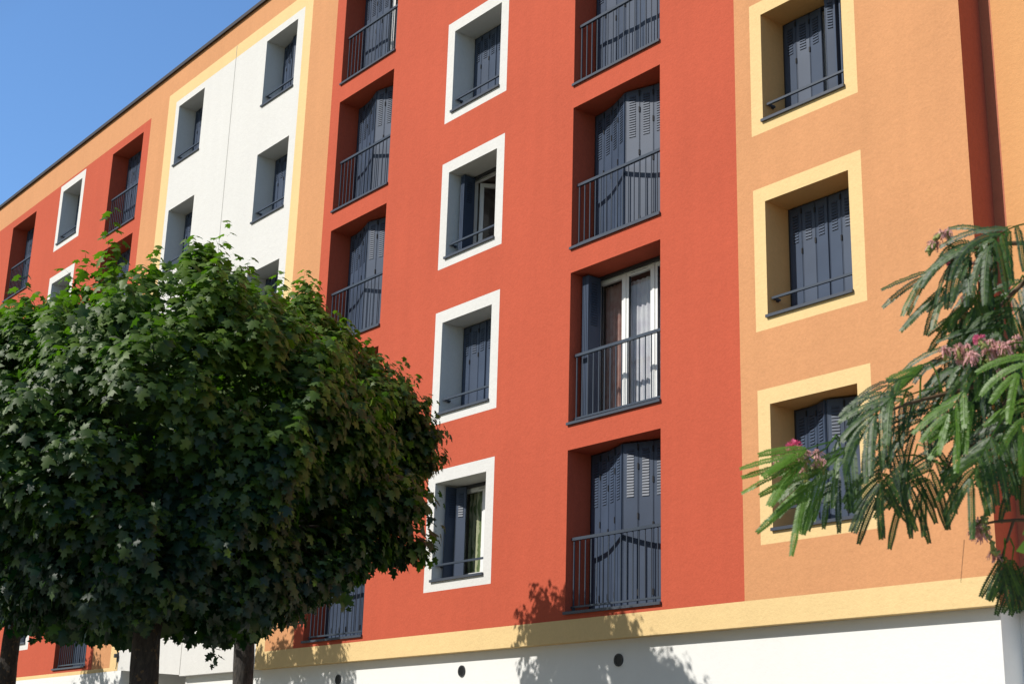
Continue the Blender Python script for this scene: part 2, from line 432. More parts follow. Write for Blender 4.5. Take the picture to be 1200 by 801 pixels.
def casement(wroot, w, h, n, vents=True, y=.56):
    mb, g = MB(), MB(); fw_ = .045
    mb.box(0.002, fw_, y-.03, y+.04, .04, h-.002); mb.box(w-fw_, w-.002, y-.03, y+.04, .04, h-.002)
    mb.box(fw_, w-fw_, y-.029, y+.039, .04, .04+fw_); mb.box(fw_, w-fw_, y-.029, y+.039, h-fw_, h-.002)
    sw = (w-2*fw_)/n
    for i in range(n):
        sash(mb, g, fw_+i*sw+.003, fw_+(i+1)*sw-.003, .04+fw_+.003, h-fw_-.003, y-.005)
    for i in range(1, n):       # cover strip
        mb.box(fw_+i*sw-.022, fw_+i*sw+.022, y-.068, y-.056, .09, h-.05)
    if vents:
        mb.box(w/2-.17, w/2+.17, y-.075, y-.056, h-.095, h-.075); mb.box(w/2-.16, w/2+.16, y-.078, y-.0755, h-.092, h-.088, 1)
    f = mb.build('window_frame', [M['pvc'], M['gasket']], wroot)
    p = g.build('pane', M['glass'], wroot)

def french_rail(w):
    mb = MB(); y = .11; zt = 1.07
    mb.box(.03, w-.012, y-.022, y+.022, zt-.042, zt)
    mb.box(.035, w-.015, y-.014, y+.014, .085, .112)
    n = 16
    for i in range(n):
        x = .05+(w-.10)*i/(n-1); t = .011 if 0 < i < n-1 else .016
        mb.box(x-t/2-.002, x+t/2+.002, y-t/2, y+t/2, .1125, zt-.0425)
        if i in (0, n-1): mb.box(x-.016, x+.016, y-.016, y+.016, .036, .0845)
    for x0, x1 in ((.001, .0295), (w-.0115, w-.001)):
        mb.box(x0, x1, y-.016, y+.016, zt-.036, zt-.008); mb.box(x0, x1 if x0 < .5 else w-.001, y-.011, y+.011, .088, .109)
    return mb.mesh('railing', [M['iron']])
def window_rail(w):
    mb = MB(); y = .075; z = .275
    mb.box(.02, w-.02, y-.016, y+.016, z-.03, z)
    for x0, x1 in ((.02, .045), (w-.045, w-.02)):
        mb.box(x0, x1, y+.0165, y+.13, z-.029, z-.004)
    for x0, x1 in ((.001, .0195), (w-.0195, w-.001)):
        mb.box(x0, x1, y+.09, y+.128, z-.04, z-.002)
    return mb.mesh('railing', [M['iron']])

def sill_mesh(w):
    mb = MB()
    mb.box(.001, w-.001, .0, .60, .004, .0225)
    mb.box(-.012, w+.012, -.036, -.0015, -.014, .024)
    return mb.mesh('sill', [M['sill']])

def recess_mesh(w, h, colr):
    mb = MB(); D = .62
    mb.face([(0, 0, 0), (0, D, 0), (0, D, h), (0, 0, h)]); mb.face([(w, D, 0), (w, 0, 0), (w, 0, h), (w, D, h)])
    mb.face([(0, 0, h), (0, D, h), (w, D, h), (w, 0, h)]); mb.face([(0, D, 0), (0, 0, 0), (w, 0, 0), (w, D, 0)])
    # slim dark guide the shutters close against
    for x0, x1 in ((.0015, .035), (w-.035, w-.0015)): mb.box(x0, x1, RD+.014, RD+.05, .035, h-.002, 2)
    mb.box(.036, w-.036, RD+.014, RD+.05, h-.05, h-.002, 2)
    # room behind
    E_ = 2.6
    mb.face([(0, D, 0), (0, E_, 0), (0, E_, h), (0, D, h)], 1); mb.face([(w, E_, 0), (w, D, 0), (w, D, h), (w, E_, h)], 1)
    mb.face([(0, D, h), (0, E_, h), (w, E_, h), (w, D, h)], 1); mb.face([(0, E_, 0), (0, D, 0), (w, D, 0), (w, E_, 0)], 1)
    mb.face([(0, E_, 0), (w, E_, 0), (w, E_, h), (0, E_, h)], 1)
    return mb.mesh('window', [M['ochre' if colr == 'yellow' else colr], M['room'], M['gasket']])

def surround_mesh(w, h):
    mb = MB(); s, b_, t = .2, .16, .204
    P = lambda x0, x1, z0, z1: mb.face([(x0, 0, z0), (x1, 0, z0), (x1, 0, z1), (x0, 0, z1)])
    P(-s, 0, -b_, h+t); P(w, w+s, -b_, h+t); P(0, w, -b_, 0); P(0, w, h, h+t)
    return mb

state = {('A', 0): 'peak', ('A', 1): 'open', ('A', 2): 'peak', ('A', 3): 'flat', ('B', 2): 'dark', ('B', 0): 'green', ('C', 2): 'ajar', ('C', 0): 'peak',
         ('D', 2): 'peak', ('D', 3): 'peak', ('D', 4): 'half', ('G', 0): 'half', ('E', 4): 'peak', ('E', 0): 'peak', ('I', 3): 'peak'}
peaky = {('A', 0): .185, ('A', 2): .20, ('C', 0): .236, ('D', 3): .245, ('D', 2): .23, ('E', 4): .30}
for (c, k, x, w, z0, z1, kind, colr) in wins:
    h = z1-z0
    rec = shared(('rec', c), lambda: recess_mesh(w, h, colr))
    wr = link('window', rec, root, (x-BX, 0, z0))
    if kind == 'F': wr['label'] = 'tall French window with railing'
    if kind == 'W':
        link('surround', shared(('sur', c), lambda: surround_mesh(w, h).mesh('surround', [M[colr]])), wr)
    link('sill', shared(('sill', c), lambda: sill_mesh(w)), wr)
    link('railing', shared(('rail', c), lambda: french_rail(w) if kind == 'F' else window_rail(w)), wr)
    st = state.get((c, k), 'flat'); n = 4 if kind == 'F' else 3; mid = w/2
    lw = w/2/n
    if st == 'flat':
        amp = (.010, .018, .014)[(k + ord(c)) % 3]
        add_shutter(wr, (c, 'fl', amp), path_flat(.038, mid-.002, n, amp), h, kind)
        add_shutter(wr, (c, 'fr', amp), path_flat(mid+.002, w-.038, n, amp), h, kind)
    elif st == 'peak':
        yp = peaky.get((c, k), .28)
        add_shutter(wr, (c, 'pl', k), path_line(.045, RD, mid-.01, yp, n, .005), h, kind)
        add_shutter(wr, (c, 'pr', k), path_line(mid+.014, yp, w-.045, RD-.02, n, .005), h, kind)
    elif st == 'open':
        add_shutter(wr, (c, 'sl'), path_stack(.07, 4, .28), h, kind)
        add_shutter(wr, (c, 'sr'), path_stack(w-.07, 4, .28, False), h, kind)
        casement(wr, w, h, 3)
        curtain(wr, .06, .46, .1, h-.1, .660, M['cur_pink'], 6, .018)
        curtain(wr, .44, w-.05, .1, h-.16, .635, M['cur_net'], 15, .012)
    elif st == 'half':
        add_shutter(wr, (c, 'fl', 'h'), path_flat(.038, mid-.002, n, .012), h, kind)
        add_shutter(wr, (c, 'sr'), path_stack(w-.07, 4, .28, False), h, kind)
        casement(wr, w, h, 2, False)
        curtain(wr, .1, w-.1, .1, h-.1, .65, M['cur_white'], 12, .02)
    elif st == 'dark':
        add_shutter(wr, (c, 'sl'), path_stack(.09, 3, .26), h, kind)
        add_shutter(wr, (c, 'sr'), path_stack(w-.07, 3, .26, False), h, kind)
        mb, g = MB(), MB(); y = .56
        mb.box(.002, .05, y-.03, y+.04, .04, h-.002); mb.box(w-.05, w-.002, y-.03, y+.04, .04, h-.002)
        mb.box(.05, w-.05, y-.029, y+.039, .04, .09); mb.box(.05, w-.05, y-.029, y+.039, h-.05, h-.002)
        # one sash swung inwards
        mb2, g2 = MB(), MB(); sash(mb2, g2, 0, .6, .1, h-.06, 0)
        a = math.radians(58); R = Matrix.Rotation(a, 3, 'Z')
        for src, dst in ((mb2, mb), (g2, g)):
            for f_, m_ in zip(src.f, src.m):
                dst.face([R @ Vector(src.v[i]) + Vector((.07, y+.06, 0)) for i in f_], m_)
        mb.build('window_frame', [M['pvc'], M['gasket']], wr); g.build('pane', M['glass'], wr)
    elif st == 'green':
        segs = [((.05, RD-.24), (.07, RD+.0)), ((.09, RD-.02), (.27, RD-.10)) if False else ((.10, RD-.08), (.27, RD-.0))]
        add_shutter(wr, (c, 'gr'), segs, h, 'none')
        add_shutter(wr, (c, 'sr'), path_stack(w-.06, 3, .24, False), h, kind)
        casement(wr, w, h, 2)
        curtain(wr, .1, w-.12, .1, h-.1, .63, M['cur_green'], 8, .015)
    elif st == 'ajar':
        add_shutter(wr, (c, 'fl', 'a'), path_flat(.038, mid+.02, n, .018), h, kind)
        segs = [((.90, RD-.21), (1.03, RD-.15)), ((1.06, RD-.20), (1.09, RD+.02)), ((1.14, RD-.19), (1.155, RD+.02))]
        add_shutter(wr, (c, 'aj'), segs, h, kind)
        casement(wr, w, h, 2)

# ------------------------------------------------------------------ small fittings
t = empty('wall_lamp', (-8.50, SB, Z(1.90)), 'small white lamp box with dark lens on the set-back wall foot at the right corner', 'lamp')
mb = MB(); mb.box(-.08, .08, -.17, -.001, -.045, .045); mb.build('housing', M['lamp'], t)
mb = MB(); mb.box(-.02, .05, -.180, -.1705, -.03, .03); mb.build('lens', M['dark'], t)
mb = MB(); mb.box(-.02, .02, -.03, -.003, -.11, .10); mb.box(-.035, .035, -.09, -.0305, -.02, .06); mb.tube([(0, -.02, -.11), (0, -.03, -.26)], .008)
tag(mb.build('wall_bracket', M['dark'], None, (-30.36, 0, Z(2.45))), 'small dark bracket at the foot of the white wall panel beside its yellow border', 'bracket')
mb = MB(); mb.tube([(0, 0, 0), (0, 0, 2.70), (0, 0, 2.74)], [.05, .05, .03], 14); mb.tube([(0, 0, 2.70), (0, 0, 2.75), (0, 0, 2.79), (0, 0, 2.80)], [.075, .075, .05, .01], 14)
tag(mb.build('post', M['dark'], None, (-17.9, -1.0, 0), True), 'dark round-capped post standing before the white base wall', 'post')

# ------------------------------------------------------------------ foliage tools
def frames(nrm, fwd):
    """rotation matrices with y = fwd, z ~ nrm ; arrays (n,3)"""
    y = fwd/np.linalg.norm(fwd, axis=1, keepdims=True)
    x = np.cross(y, nrm); x /= np.maximum(np.linalg.norm(x, axis=1, keepdims=True), 1e-6)
    z = np.cross(x, y)
    return np.stack([x, y, z], -1)

def scatter_mesh(name, tv, tf, pos, R, scl, tint, mats, matidx=None, extra=None, smooth=False):
    n, k = len(pos), len(tv)
    V = np.einsum('nij,kj->nki', R, tv)*scl[:, None, None] + pos[:, None, :]
    V = V.reshape(-1, 3)
    F = (tf[None] + (np.arange(n)*k)[:, None, None]).reshape(-1, tf.shape[1])
    T = np.repeat(tint, k)
    if extra is not None:
        eV, eF, eT = extra
        F = np.concatenate([F, eF + len(V)]); V = np.concatenate([V, eV]); T = np.concatenate([T, eT])
    me = bpy.data.meshes.new(name)
    me.vertices.add(len(V)); me.vertices.foreach_set('co', V.astype(np.float32).ravel())
    s = F.shape[1]
    me.loops.add(F.size); me.loops.foreach_set('vertex_index', F.astype(np.int32).ravel())
    me.polygons.add(len(F)); me.polygons.foreach_set('loop_start', (np.arange(len(F))*s).astype(np.int32))
    me.polygons.foreach_set('loop_total', np.full(len(F), s, np.int32))
    at = me.attributes.new('tint', 'FLOAT', 'POINT'); at.data.foreach_set('value', T.astype(np.float32))
    for m in mats: me.materials.append(m)
    if smooth: me.polygons.foreach_set('use_smooth', [True]*len(F))
    me.update(calc_edges=True); me.validate()
    return me

half = [(0.0, 0.0), (.20, -.10), (.46, .0), (.33, .20), (.64, .47), (.43, .51), (.21, .57), (.27, .79), (.10, .84), (0.0, 1.04)]
out = half + [(-x, y) for x, y in half[-2:0:-1]]
mt = np.array([(0, .30)] + out); zz = -.26*np.abs(mt[:, 0]) - .24*mt[:, 1]**2 + .03
MAPLE_V = np.column_stack([mt, zz]); no_ = len(out)
MAPLE_F = np.array([(0, 1+i, 1+(i+1) % no_) for i in range(no_)])

def unit(v): return v/np.maximum(np.linalg.norm(v, axis=-1, keepdims=True), 1e-6)

def crown_r(t, low=.78):
    """crown outline: radius factor over relative height"""
    pts = [(0, low), (.08, min(.93, low+.16)), (.25, min(.97, low+.42)), (.5, 1.0), (.72, .96), (.88, .85), (1.0, .60)]
    return np.interp(t, [p[0] for p in pts], [p[1] for p in pts])

def maple(name_loc, seed, zb_, zt_, rad, tr, label, mat_bark, sprouts, nshoot=1500, low=.78):
    r = np.random.default_rng(seed); random.seed(seed)
    X, Y = name_loc
    root_ = empty('maple_tree', (X, Y, 0), label, 'tree', 'maple trees in front of the facade')
    H = zt_-zb_
    nl = 34                                   # lumps that break the outline
    la = r.uniform(0, 2*np.pi, nl); lt = r.uniform(.05, 1, nl); lr = r.uniform(-.22, .18, nl)
    def radius(a, t_):
        d = np.exp(-(((a[:, None]-la+np.pi) % (2*np.pi)-np.pi)**2/.16 + (t_[:, None]-lt)**2/.022))
        return rad*crown_r(t_, low)*(1+(d*lr).sum(1))
    # clumps of shoots on the shell, with a looser filling between and inside
    nc = 74; per = int(nshoot*.64/nc)
    kk = np.arange(nc)+.5; ct = 1.0 - kk/nc; ct = np.clip(.05 + .97*ct + r.normal(0, .03, nc), 0, 1.0); ca = (kk*2.39996 + r.normal(0, .16, nc)) % (2*np.pi)
    cf = np.where(ct > .88, np.sqrt(r.uniform(.05, 1, nc)), r.uniform(.84, 1.0, nc))
    t1 = np.repeat(ct, per) + r.normal(0, .052, nc*per); a1 = np.repeat(ca, per) + r.normal(0, .098, nc*per)
    bulge = np.exp(-((t1-np.repeat(ct, per))/.08)**2 - ((a1-np.repeat(ca, per))/.16)**2)
    f1 = np.repeat(cf, per)*(.78 + .23*bulge) + r.normal(0, .025, nc*per)
    n2, n3, n4 = int(nshoot*.09), int(nshoot*.15), int(nshoot*.11)      # even skin, underside, inside
    t_ = np.concatenate([t1, r.uniform(.03, .97, n2), r.uniform(-.03, .06, n3), r.uniform(.1, .9, n4)])
    f = np.abs(np.concatenate([f1, r.uniform(.70, .82, n2), np.sqrt(r.uniform(.02, 1, n3)), np.sqrt(r.uniform(.1, .60, n4))]))
    ns = len(t_); a = np.concatenate([a1, r.uniform(0, 2*np.pi, n2+n3+n4)])
    R_ = radius(a, np.clip(t_, 0, 1))*f
    lum = .27*np.sin(a*3+seed)*f + .12*np.sin(a*7+2*seed)*f
    sp = np.column_stack([R_*np.cos(a), R_*np.sin(a), zb_ + H*t_ + lum*(t_ > .6) + .10*np.sin(a*5+seed)*(t_ < .1) + .10*(1-f**2)*(t_ > .9)])
    kz = np.where(t_ > .9, 1.0, np.where(t_ < .08, -.25, (t_-.30)*1.3))
    kr = np.where(t_ > .9, f*.8, 1.0)
    outw = unit(np.column_stack([np.cos(a)*kr, np.sin(a)*kr, kz]))
    Rc = radius(ca, np.clip(ct, 0, 1))*cf*.80
    cc = np.column_stack([Rc*np.cos(ca), Rc*np.sin(ca), zb_ + H*ct - .12])          # heart of each clump
    dome = unit(sp[:nc*per] - np.repeat(cc, per, 0)); outw[:nc*per] = unit(dome*.75 + outw[:nc*per]*.5)
    ax = unit(outw*.85 + np.array([0, 0, .26]) + r.normal(0, .17, (ns, 3)))
    groups = [(sp, ax, r.uniform(.22, .46, ns), 6, False)]
    if sprouts:
        full = []
        for q in sprouts:                     # every tall shoot is a small tuft of stems, the middle one tallest
            full.append(q)
            for e in range(9):
                an = 2*math.pi*(e*.382+r.uniform(-.1, .1)); rr_ = .06+.024*e
                full.append((q[0]+rr_*math.cos(an), q[1]+rr_*math.sin(an), q[2]-.1, q[3]*(.92-.055*e)*r.uniform(.85, 1.05)))
        sprouts = full
        P = np.array([(q[0], q[1], q[2]) for q in sprouts]); k_ = len(P)
        groups.append((P, unit(np.column_stack([r.normal(0, .07, k_), r.normal(0, .07, k_), np.ones(k_)])), np.array([q[3] for q in sprouts]), 14, True))
    pos, fw_, nr, sc, tn, eV, eT = [], [], [], [], [], [], []
    for P, A_, Ls, m, tall in groups:
        k_ = len(P)
        side = unit(np.cross(A_, r.normal(0, 1, (k_, 3)))); oth = np.cross(A_, side)
        eV.append(np.stack([P-side*.006, P+side*.006, P+A_*Ls[:, None]], 1)); eT.append(np.zeros((k_, 3)))
        for j in range(m):
            u = (j+.4)/m
            for sgn in (-1, 1):
                d = (side if j % 2 else oth)*sgn
                pl = r.uniform(.05, .12, k_)*(1.15-.6*u)*(1.35 if tall else 1)
                pd = unit(d + A_*.55 + r.normal(0, .15, (k_, 3)))
                p0 = P + A_*Ls[:, None]*u; p1 = p0 + pd*pl[:, None]
                pos.append(p1)
                fw_.append(unit(d*.80 + A_*.25 + np.array([0, 0, -.62]) + r.normal(0, .20, (k_, 3))))
                nr.append(unit(np.array([0, 0, .40]) + A_*.95 + d*.25 + r.normal(0, .22, (k_, 3))))
                sc.append(r.uniform(.074, .140, k_)*(1.12-.42*u*u)*(1.15 if tall else 1))
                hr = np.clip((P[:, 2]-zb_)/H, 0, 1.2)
                tn.append(np.clip(r.beta(2, 2.8, k_)*.85 + np.where(A_[:, 2] > .4, .16*u, 0) + .62*(hr-.60), 0, 1))  # sunlit top and shaded lower crown put into the leaf tint by height
                wv = np.cross(pd, (0, 0, 1.))*.004
                eV.append(np.stack([p0-wv, p0+wv, p1], 1)); eT.append(np.full((k_, 3), .3))
    pos = np.concatenate(pos); Rm = frames(np.concatenate(nr), np.concatenate(fw_))
    eV = np.concatenate(eV).reshape(-1, 3); eT = np.concatenate(eT).ravel(); eF = np.arange(len(eV)).reshape(-1, 3)
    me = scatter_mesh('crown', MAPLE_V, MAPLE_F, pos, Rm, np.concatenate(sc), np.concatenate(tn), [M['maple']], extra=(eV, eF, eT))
    link('crown', me, root_)
    # trunk with a flared foot and limbs reaching the crown
    mb = MB(); zf = zb_+.25
    hs = np.linspace(0, zf, 26)
    mb.tube([(.03*math.sin(z_*1.3), .03*math.cos(z_*.9)-.03, z_) for z_ in hs], [tr*(1+.7*math.exp(-z_/.18))*(1.06-.1*z_/zf) for z_ in hs], 22, wob=.07)
    for i in range(11):
        an = 2*math.pi*i/11 + random.uniform(-.2, .2); el = random.uniform(.35, 1.25); Lb = random.uniform(.7, .95)
        e = Vector((math.cos(an)*rad*.82*math.cos(el)*1.1, math.sin(an)*rad*.82*math.cos(el)*1.1, H*.78*math.sin(el)))*Lb
        b0 = Vector((0, 0, zf-.15)); pts = []; 
        for s_ in range(7):
            tt = s_/6; p = b0 + e*tt + Vector((0, 0, .22*math.sin(tt*math.pi))) + Vector([random.uniform(-.05, .05) for _ in range(3)])*(tt > 0)
            pts.append(p)
        mb.tube(pts, [tr*.45*(1-.82*s_/6) for s_ in range(7)], 8, wob=.05)
        for q in (3, 4, 5):
            p = pts[q]; e2 = (e.normalized() + Vector([random.uniform(-.9, .9) for _ in range(3)])).normalized()*random.uniform(.5, .9)
            mb.tube([p, p+e2*.5+Vector((0, 0, .05)), p+e2], [tr*.16, tr*.11, tr*.04], 6)
    mb.build('trunk', mat_bark, root_, smooth=True)
    return root_

# near tree, the one between it and the wall, the far one, and the next of the row beyond the frame
maple((-13.17, -7.2), 21, 3.15, 5.86, 2.26, .136, 'maple with the thick speckled dark trunk, nearest of the clipped row', M['bark'],
      [(-.52, -.66, 5.65, 1.62), (.29, .36, 5.65, 1.45), (-.8, -.9, 5.6, .95), (-1.1, -1.35, 5.5, 1.0), (-1.3, -.9, 5.45, .75), (-.1, .0, 5.65, .75), (.85, .9, 5.5, .6), (-1.5, -.55, 5.4, .6), (-1.45, -1.75, 5.2, .9), (-.95, -1.75, 5.3, .8)], 2800, .50)
maple((-16.05, -4.6), 34, 4.00, 6.90, 2.10, .122, 'maple with the slim grey trunk standing right of the thick speckled one', M['bark2'],
      [(.20, .24, 6.5, 1.35), (-.6, .2, 6.5, .7), (1.0, -.5, 6.3, .55), (.62, .35, 6.3, .75), (-.3, -1.0, 6.5, .6)], 2500, .36)
maple((-23.95, -4.6), 55, 4.10, 6.90, 2.3, .145, 'farthest maple, its trunk at the left edge of the view', M['bark'],
      [(.3, .5, 6.5, .9), (-.7, -.4, 6.5, 1.0), (.9, -.5, 6.3, .7)], 1400)
maple((-32.2, -4.6), 89, 3.40, 6.75, 2.3, .14, 'maple of the row standing outside the left edge of the view', M['bark2'],
      [(.6, .3, 6.4, 1.2), (-.5, -.3, 6.4, .8)], 1000)

# ------------------------------------------------------------------ silk tree on the right
CAM = Vector((0, -13.2954, GZ))
FW = Vector((-.75236, .59056, .29189)); RT = Vector((.62384, .78106, .02773)); UPV = Vector((.21161, -.20296, .95605))
def at(px, py, d):             # authored on the photograph, stands at its own depth in the world
    return CAM + (FW + RT*((px-600)/1707.19) - UPV*((py-400.5)/1707.19))*d
SD = 2.75
T0 = at(1640, 915, 3.4); TX, TY = T0.x, T0.y
sroot = empty('silk_tree', (TX, TY, 0), 'feathery silk tree with pink tufted flowers reaching in from the right', 'tree')
SR = Vector((TX, TY, 0))
rs = np.random.default_rng(5)
Q_v, Q_f, Q_t = [], [], []
def leaflet_row(p0, d, n, L, drop, tint):
    """one pinna: a stalk with two ranks of narrow leaflets"""
    d = d.normalized(); side = d.cross(n).normalized(); n = side.cross(d).normalized()
    cnt = max(10, int(L/.0046)); p = p0.copy(); st = L/cnt; dd = d.copy()
    b = len(Q_v); e = p0 + d*L*.97 + Vector((0, 0, -drop*L*.35))
    for i in range(cnt):
        t_ = i/cnt
        dd = (dd + Vector((0, 0, -1))*drop*2.2/cnt).normalized()
        sd = dd.cross(n).normalized(); nn = sd.cross(dd).normalized()
        pn = p + dd*st
        wv = sd*.0009
        b = len(Q_v); Q_v.extend([p-wv, p+wv, pn+wv, pn-wv]); Q_f.append((b, b+1, b+2, b+3)); Q_t.extend([min(1, tint+.3)]*4)
        ll = .0102*(1 if t_ > .12 else .6+3*t_)*(1-.45*max(0, t_-.72)/.28); w = .0026
        for s_ in (-1, 1):
            o = (sd*s_*1.0 + dd*(.62+.25*t_) - nn*rs.uniform(.02, .30)).normalized()
            b = len(Q_v); q = p + dd*st*.5; tip = q + o*ll
            wd = (dd - o*dd.dot(o)).normalized()*w
            Q_v.extend([q - wd*.4, q + o*ll*.5 - wd, tip, q + o*ll*.55 + wd])
            Q_f.append((b, b+1, b+2, b+3)); tt = min(1, max(0, tint + rs.normal(0, .07))); Q_t.extend([tt]*4)
        p = pn
bases = []
def stalk(pts, r0, r1):
    """thin three-sided stalk in the crown mesh"""
    pr = None; m_ = len(pts)
    for i, p in enumerate(pts):
        d = (pts[min(i+1, m_-1)] - pts[max(i-1, 0)]).normalized(); x = d.cross(Vector((.2, .1, 1))).normalized(); y = d.cross(x); rr = r0+(r1-r0)*i/max(1, m_-1)
        b = len(Q_v); Q_v.extend([p+x*rr, p-x*rr*.5+y*rr*.87, p-x*rr*.5-y*rr*.87]); Q_t.extend([.75]*3)
        if pr is not None:
            for k in range(3): Q_f.append((pr+k, b+k, b+(k+1) % 3, pr+(k+1) % 3))
        pr = b
def silk_leaf(base, d, nrm, L, npin, PL, tint, drop=.6, spread=.85, sag=.5):
    """bipinnate leaf: rachis bending down, pinnae in pairs hanging from it"""
    npin = max(2, int(round(npin*.85)))
    d = d.normalized(); p = base.copy(); dd = d.copy(); pts = [p.copy()]
    st = L/(npin+1)
    for i in range(npin+1):
        dd = (dd + Vector((0, 0, -1))*sag/(npin+1)).normalized()
        p = p + dd*st; pts.append(p.copy())
        if i == 0: continue
        sd = dd.cross(nrm).normalized(); nn = sd.cross(dd).normalized()
        k = 1 - .30*abs((i-.6*npin)/npin)
        for s_ in (-1, 1):
            if i == npin: o = (dd*1.2 + sd*s_*.35)
            else: o = dd*(1.05-spread*.35) + sd*s_*spread
            o = o + Vector((rs.normal(0, .12), rs.normal(0, .12), rs.normal(-.02, .12)))
            leaflet_row(p, o.normalized(), (nn + Vector(rs.normal(0, .22, 3))).normalized(), PL*k*rs.uniform(.80, 1.12), drop*rs.uniform(.25, .95), min(1, max(0, tint + rs.normal(0, .08))))
    stalk(pts, .0020, .0009)
    bases.append(base.copy())
def ang(deg, fwd=0):           # direction in the plane facing the camera: 0 = right, 90 = up
    a = math.radians(deg); return (RT*math.cos(a) + UPV*math.sin(a) + FW*fwd).normalized()
toc = -FW
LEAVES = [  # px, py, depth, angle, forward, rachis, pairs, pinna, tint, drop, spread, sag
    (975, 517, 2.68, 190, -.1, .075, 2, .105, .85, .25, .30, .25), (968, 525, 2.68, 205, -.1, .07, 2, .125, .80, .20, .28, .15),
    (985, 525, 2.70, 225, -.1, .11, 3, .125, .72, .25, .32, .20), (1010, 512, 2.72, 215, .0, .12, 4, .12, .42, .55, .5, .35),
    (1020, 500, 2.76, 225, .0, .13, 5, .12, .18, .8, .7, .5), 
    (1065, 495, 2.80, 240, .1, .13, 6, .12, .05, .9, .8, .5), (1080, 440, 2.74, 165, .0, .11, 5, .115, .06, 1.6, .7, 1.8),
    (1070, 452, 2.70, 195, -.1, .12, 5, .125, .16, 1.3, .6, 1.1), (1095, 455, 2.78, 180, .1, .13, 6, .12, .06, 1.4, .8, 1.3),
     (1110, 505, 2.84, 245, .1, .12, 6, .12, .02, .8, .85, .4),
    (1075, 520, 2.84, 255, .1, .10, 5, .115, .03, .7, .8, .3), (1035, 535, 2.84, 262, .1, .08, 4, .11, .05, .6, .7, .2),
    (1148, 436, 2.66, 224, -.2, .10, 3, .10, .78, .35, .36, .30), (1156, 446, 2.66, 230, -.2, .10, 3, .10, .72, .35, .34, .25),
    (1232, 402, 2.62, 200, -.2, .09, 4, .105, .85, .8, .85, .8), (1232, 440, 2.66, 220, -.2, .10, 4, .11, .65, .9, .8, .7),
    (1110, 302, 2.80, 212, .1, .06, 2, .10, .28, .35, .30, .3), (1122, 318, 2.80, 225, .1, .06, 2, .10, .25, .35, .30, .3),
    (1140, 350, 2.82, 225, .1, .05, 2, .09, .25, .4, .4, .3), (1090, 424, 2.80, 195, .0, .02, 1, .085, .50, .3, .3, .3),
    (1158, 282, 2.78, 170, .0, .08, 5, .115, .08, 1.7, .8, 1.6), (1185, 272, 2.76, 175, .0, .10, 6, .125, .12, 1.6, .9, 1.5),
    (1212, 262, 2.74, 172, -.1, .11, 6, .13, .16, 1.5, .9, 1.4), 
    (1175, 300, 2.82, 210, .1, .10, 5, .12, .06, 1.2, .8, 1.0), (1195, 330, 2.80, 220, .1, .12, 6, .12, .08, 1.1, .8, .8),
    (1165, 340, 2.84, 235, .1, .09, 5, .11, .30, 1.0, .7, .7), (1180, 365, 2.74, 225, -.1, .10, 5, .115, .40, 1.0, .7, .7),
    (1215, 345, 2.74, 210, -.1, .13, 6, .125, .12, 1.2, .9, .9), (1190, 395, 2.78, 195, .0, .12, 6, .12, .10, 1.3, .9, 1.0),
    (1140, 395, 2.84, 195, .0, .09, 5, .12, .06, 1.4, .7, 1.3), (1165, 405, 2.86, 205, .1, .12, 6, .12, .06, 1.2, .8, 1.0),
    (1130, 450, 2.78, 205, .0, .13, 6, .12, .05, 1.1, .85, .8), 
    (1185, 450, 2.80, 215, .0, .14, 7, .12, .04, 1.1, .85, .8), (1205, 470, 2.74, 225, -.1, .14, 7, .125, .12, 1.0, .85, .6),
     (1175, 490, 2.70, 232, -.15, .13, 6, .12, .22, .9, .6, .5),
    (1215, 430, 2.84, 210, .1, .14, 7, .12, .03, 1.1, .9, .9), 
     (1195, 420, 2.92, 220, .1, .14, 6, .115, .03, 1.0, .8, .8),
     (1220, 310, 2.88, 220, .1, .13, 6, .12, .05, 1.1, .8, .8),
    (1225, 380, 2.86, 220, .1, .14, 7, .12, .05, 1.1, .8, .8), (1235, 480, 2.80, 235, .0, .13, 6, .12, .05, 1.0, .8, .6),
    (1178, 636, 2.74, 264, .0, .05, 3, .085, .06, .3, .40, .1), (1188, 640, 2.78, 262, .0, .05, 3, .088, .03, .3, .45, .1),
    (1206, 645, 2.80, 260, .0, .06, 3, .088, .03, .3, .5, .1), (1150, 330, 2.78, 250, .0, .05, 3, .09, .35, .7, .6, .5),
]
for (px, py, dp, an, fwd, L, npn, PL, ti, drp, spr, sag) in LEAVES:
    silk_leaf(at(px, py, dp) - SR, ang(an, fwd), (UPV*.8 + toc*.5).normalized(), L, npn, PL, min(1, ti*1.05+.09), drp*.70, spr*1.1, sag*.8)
limb_pts = []
def limb(pts, r0, r1, n=8):
    P = [Vector(p) if not isinstance(p, Vector) else p for p in pts]
    m = len(P)
    # smooth polyline
    S_ = []
    for i in range(m-1):
        a, b, c, d = P[max(i-1, 0)], P[i], P[i+1], P[min(i+2, m-1)]
        for s_ in range(5):
            t_ = s_/5
            S_.append(.5*((2*b) + (c-a)*t_ + (2*a-5*b+4*c-d)*t_*t_ + (3*b-a-3*c+d)*t_**3))
    S_.append(P[-1])
    P_ = [p - SR for p in S_]; limb_pts.extend(P_)
    lm = MB(); lm.tube(P_, [r0+(r1-r0)*i/(len(S_)-1) for i in range(len(S_))], n, 0, True, .05)
    lm.build('branch', M['twig'], sroot, smooth=True)
    return P_
fork = Vector((TX, TY, 1.55))
limb([fork, at(1480, 560, 3.1), at(1330, 420, 2.85)], .03, .007)
limb([at(1330, 420, 2.85), at(1200, 440, 2.82), at(1105, 462, 2.78), at(1045, 480, 2.74), at(985, 516, 2.70)], .006, .0014)
limb([at(1330, 420, 2.85), at(1235, 300, 2.80), at(1190, 285, 2.80), at(1135, 292, 2.80), at(1108, 286, 2.80)], .008, .0014)
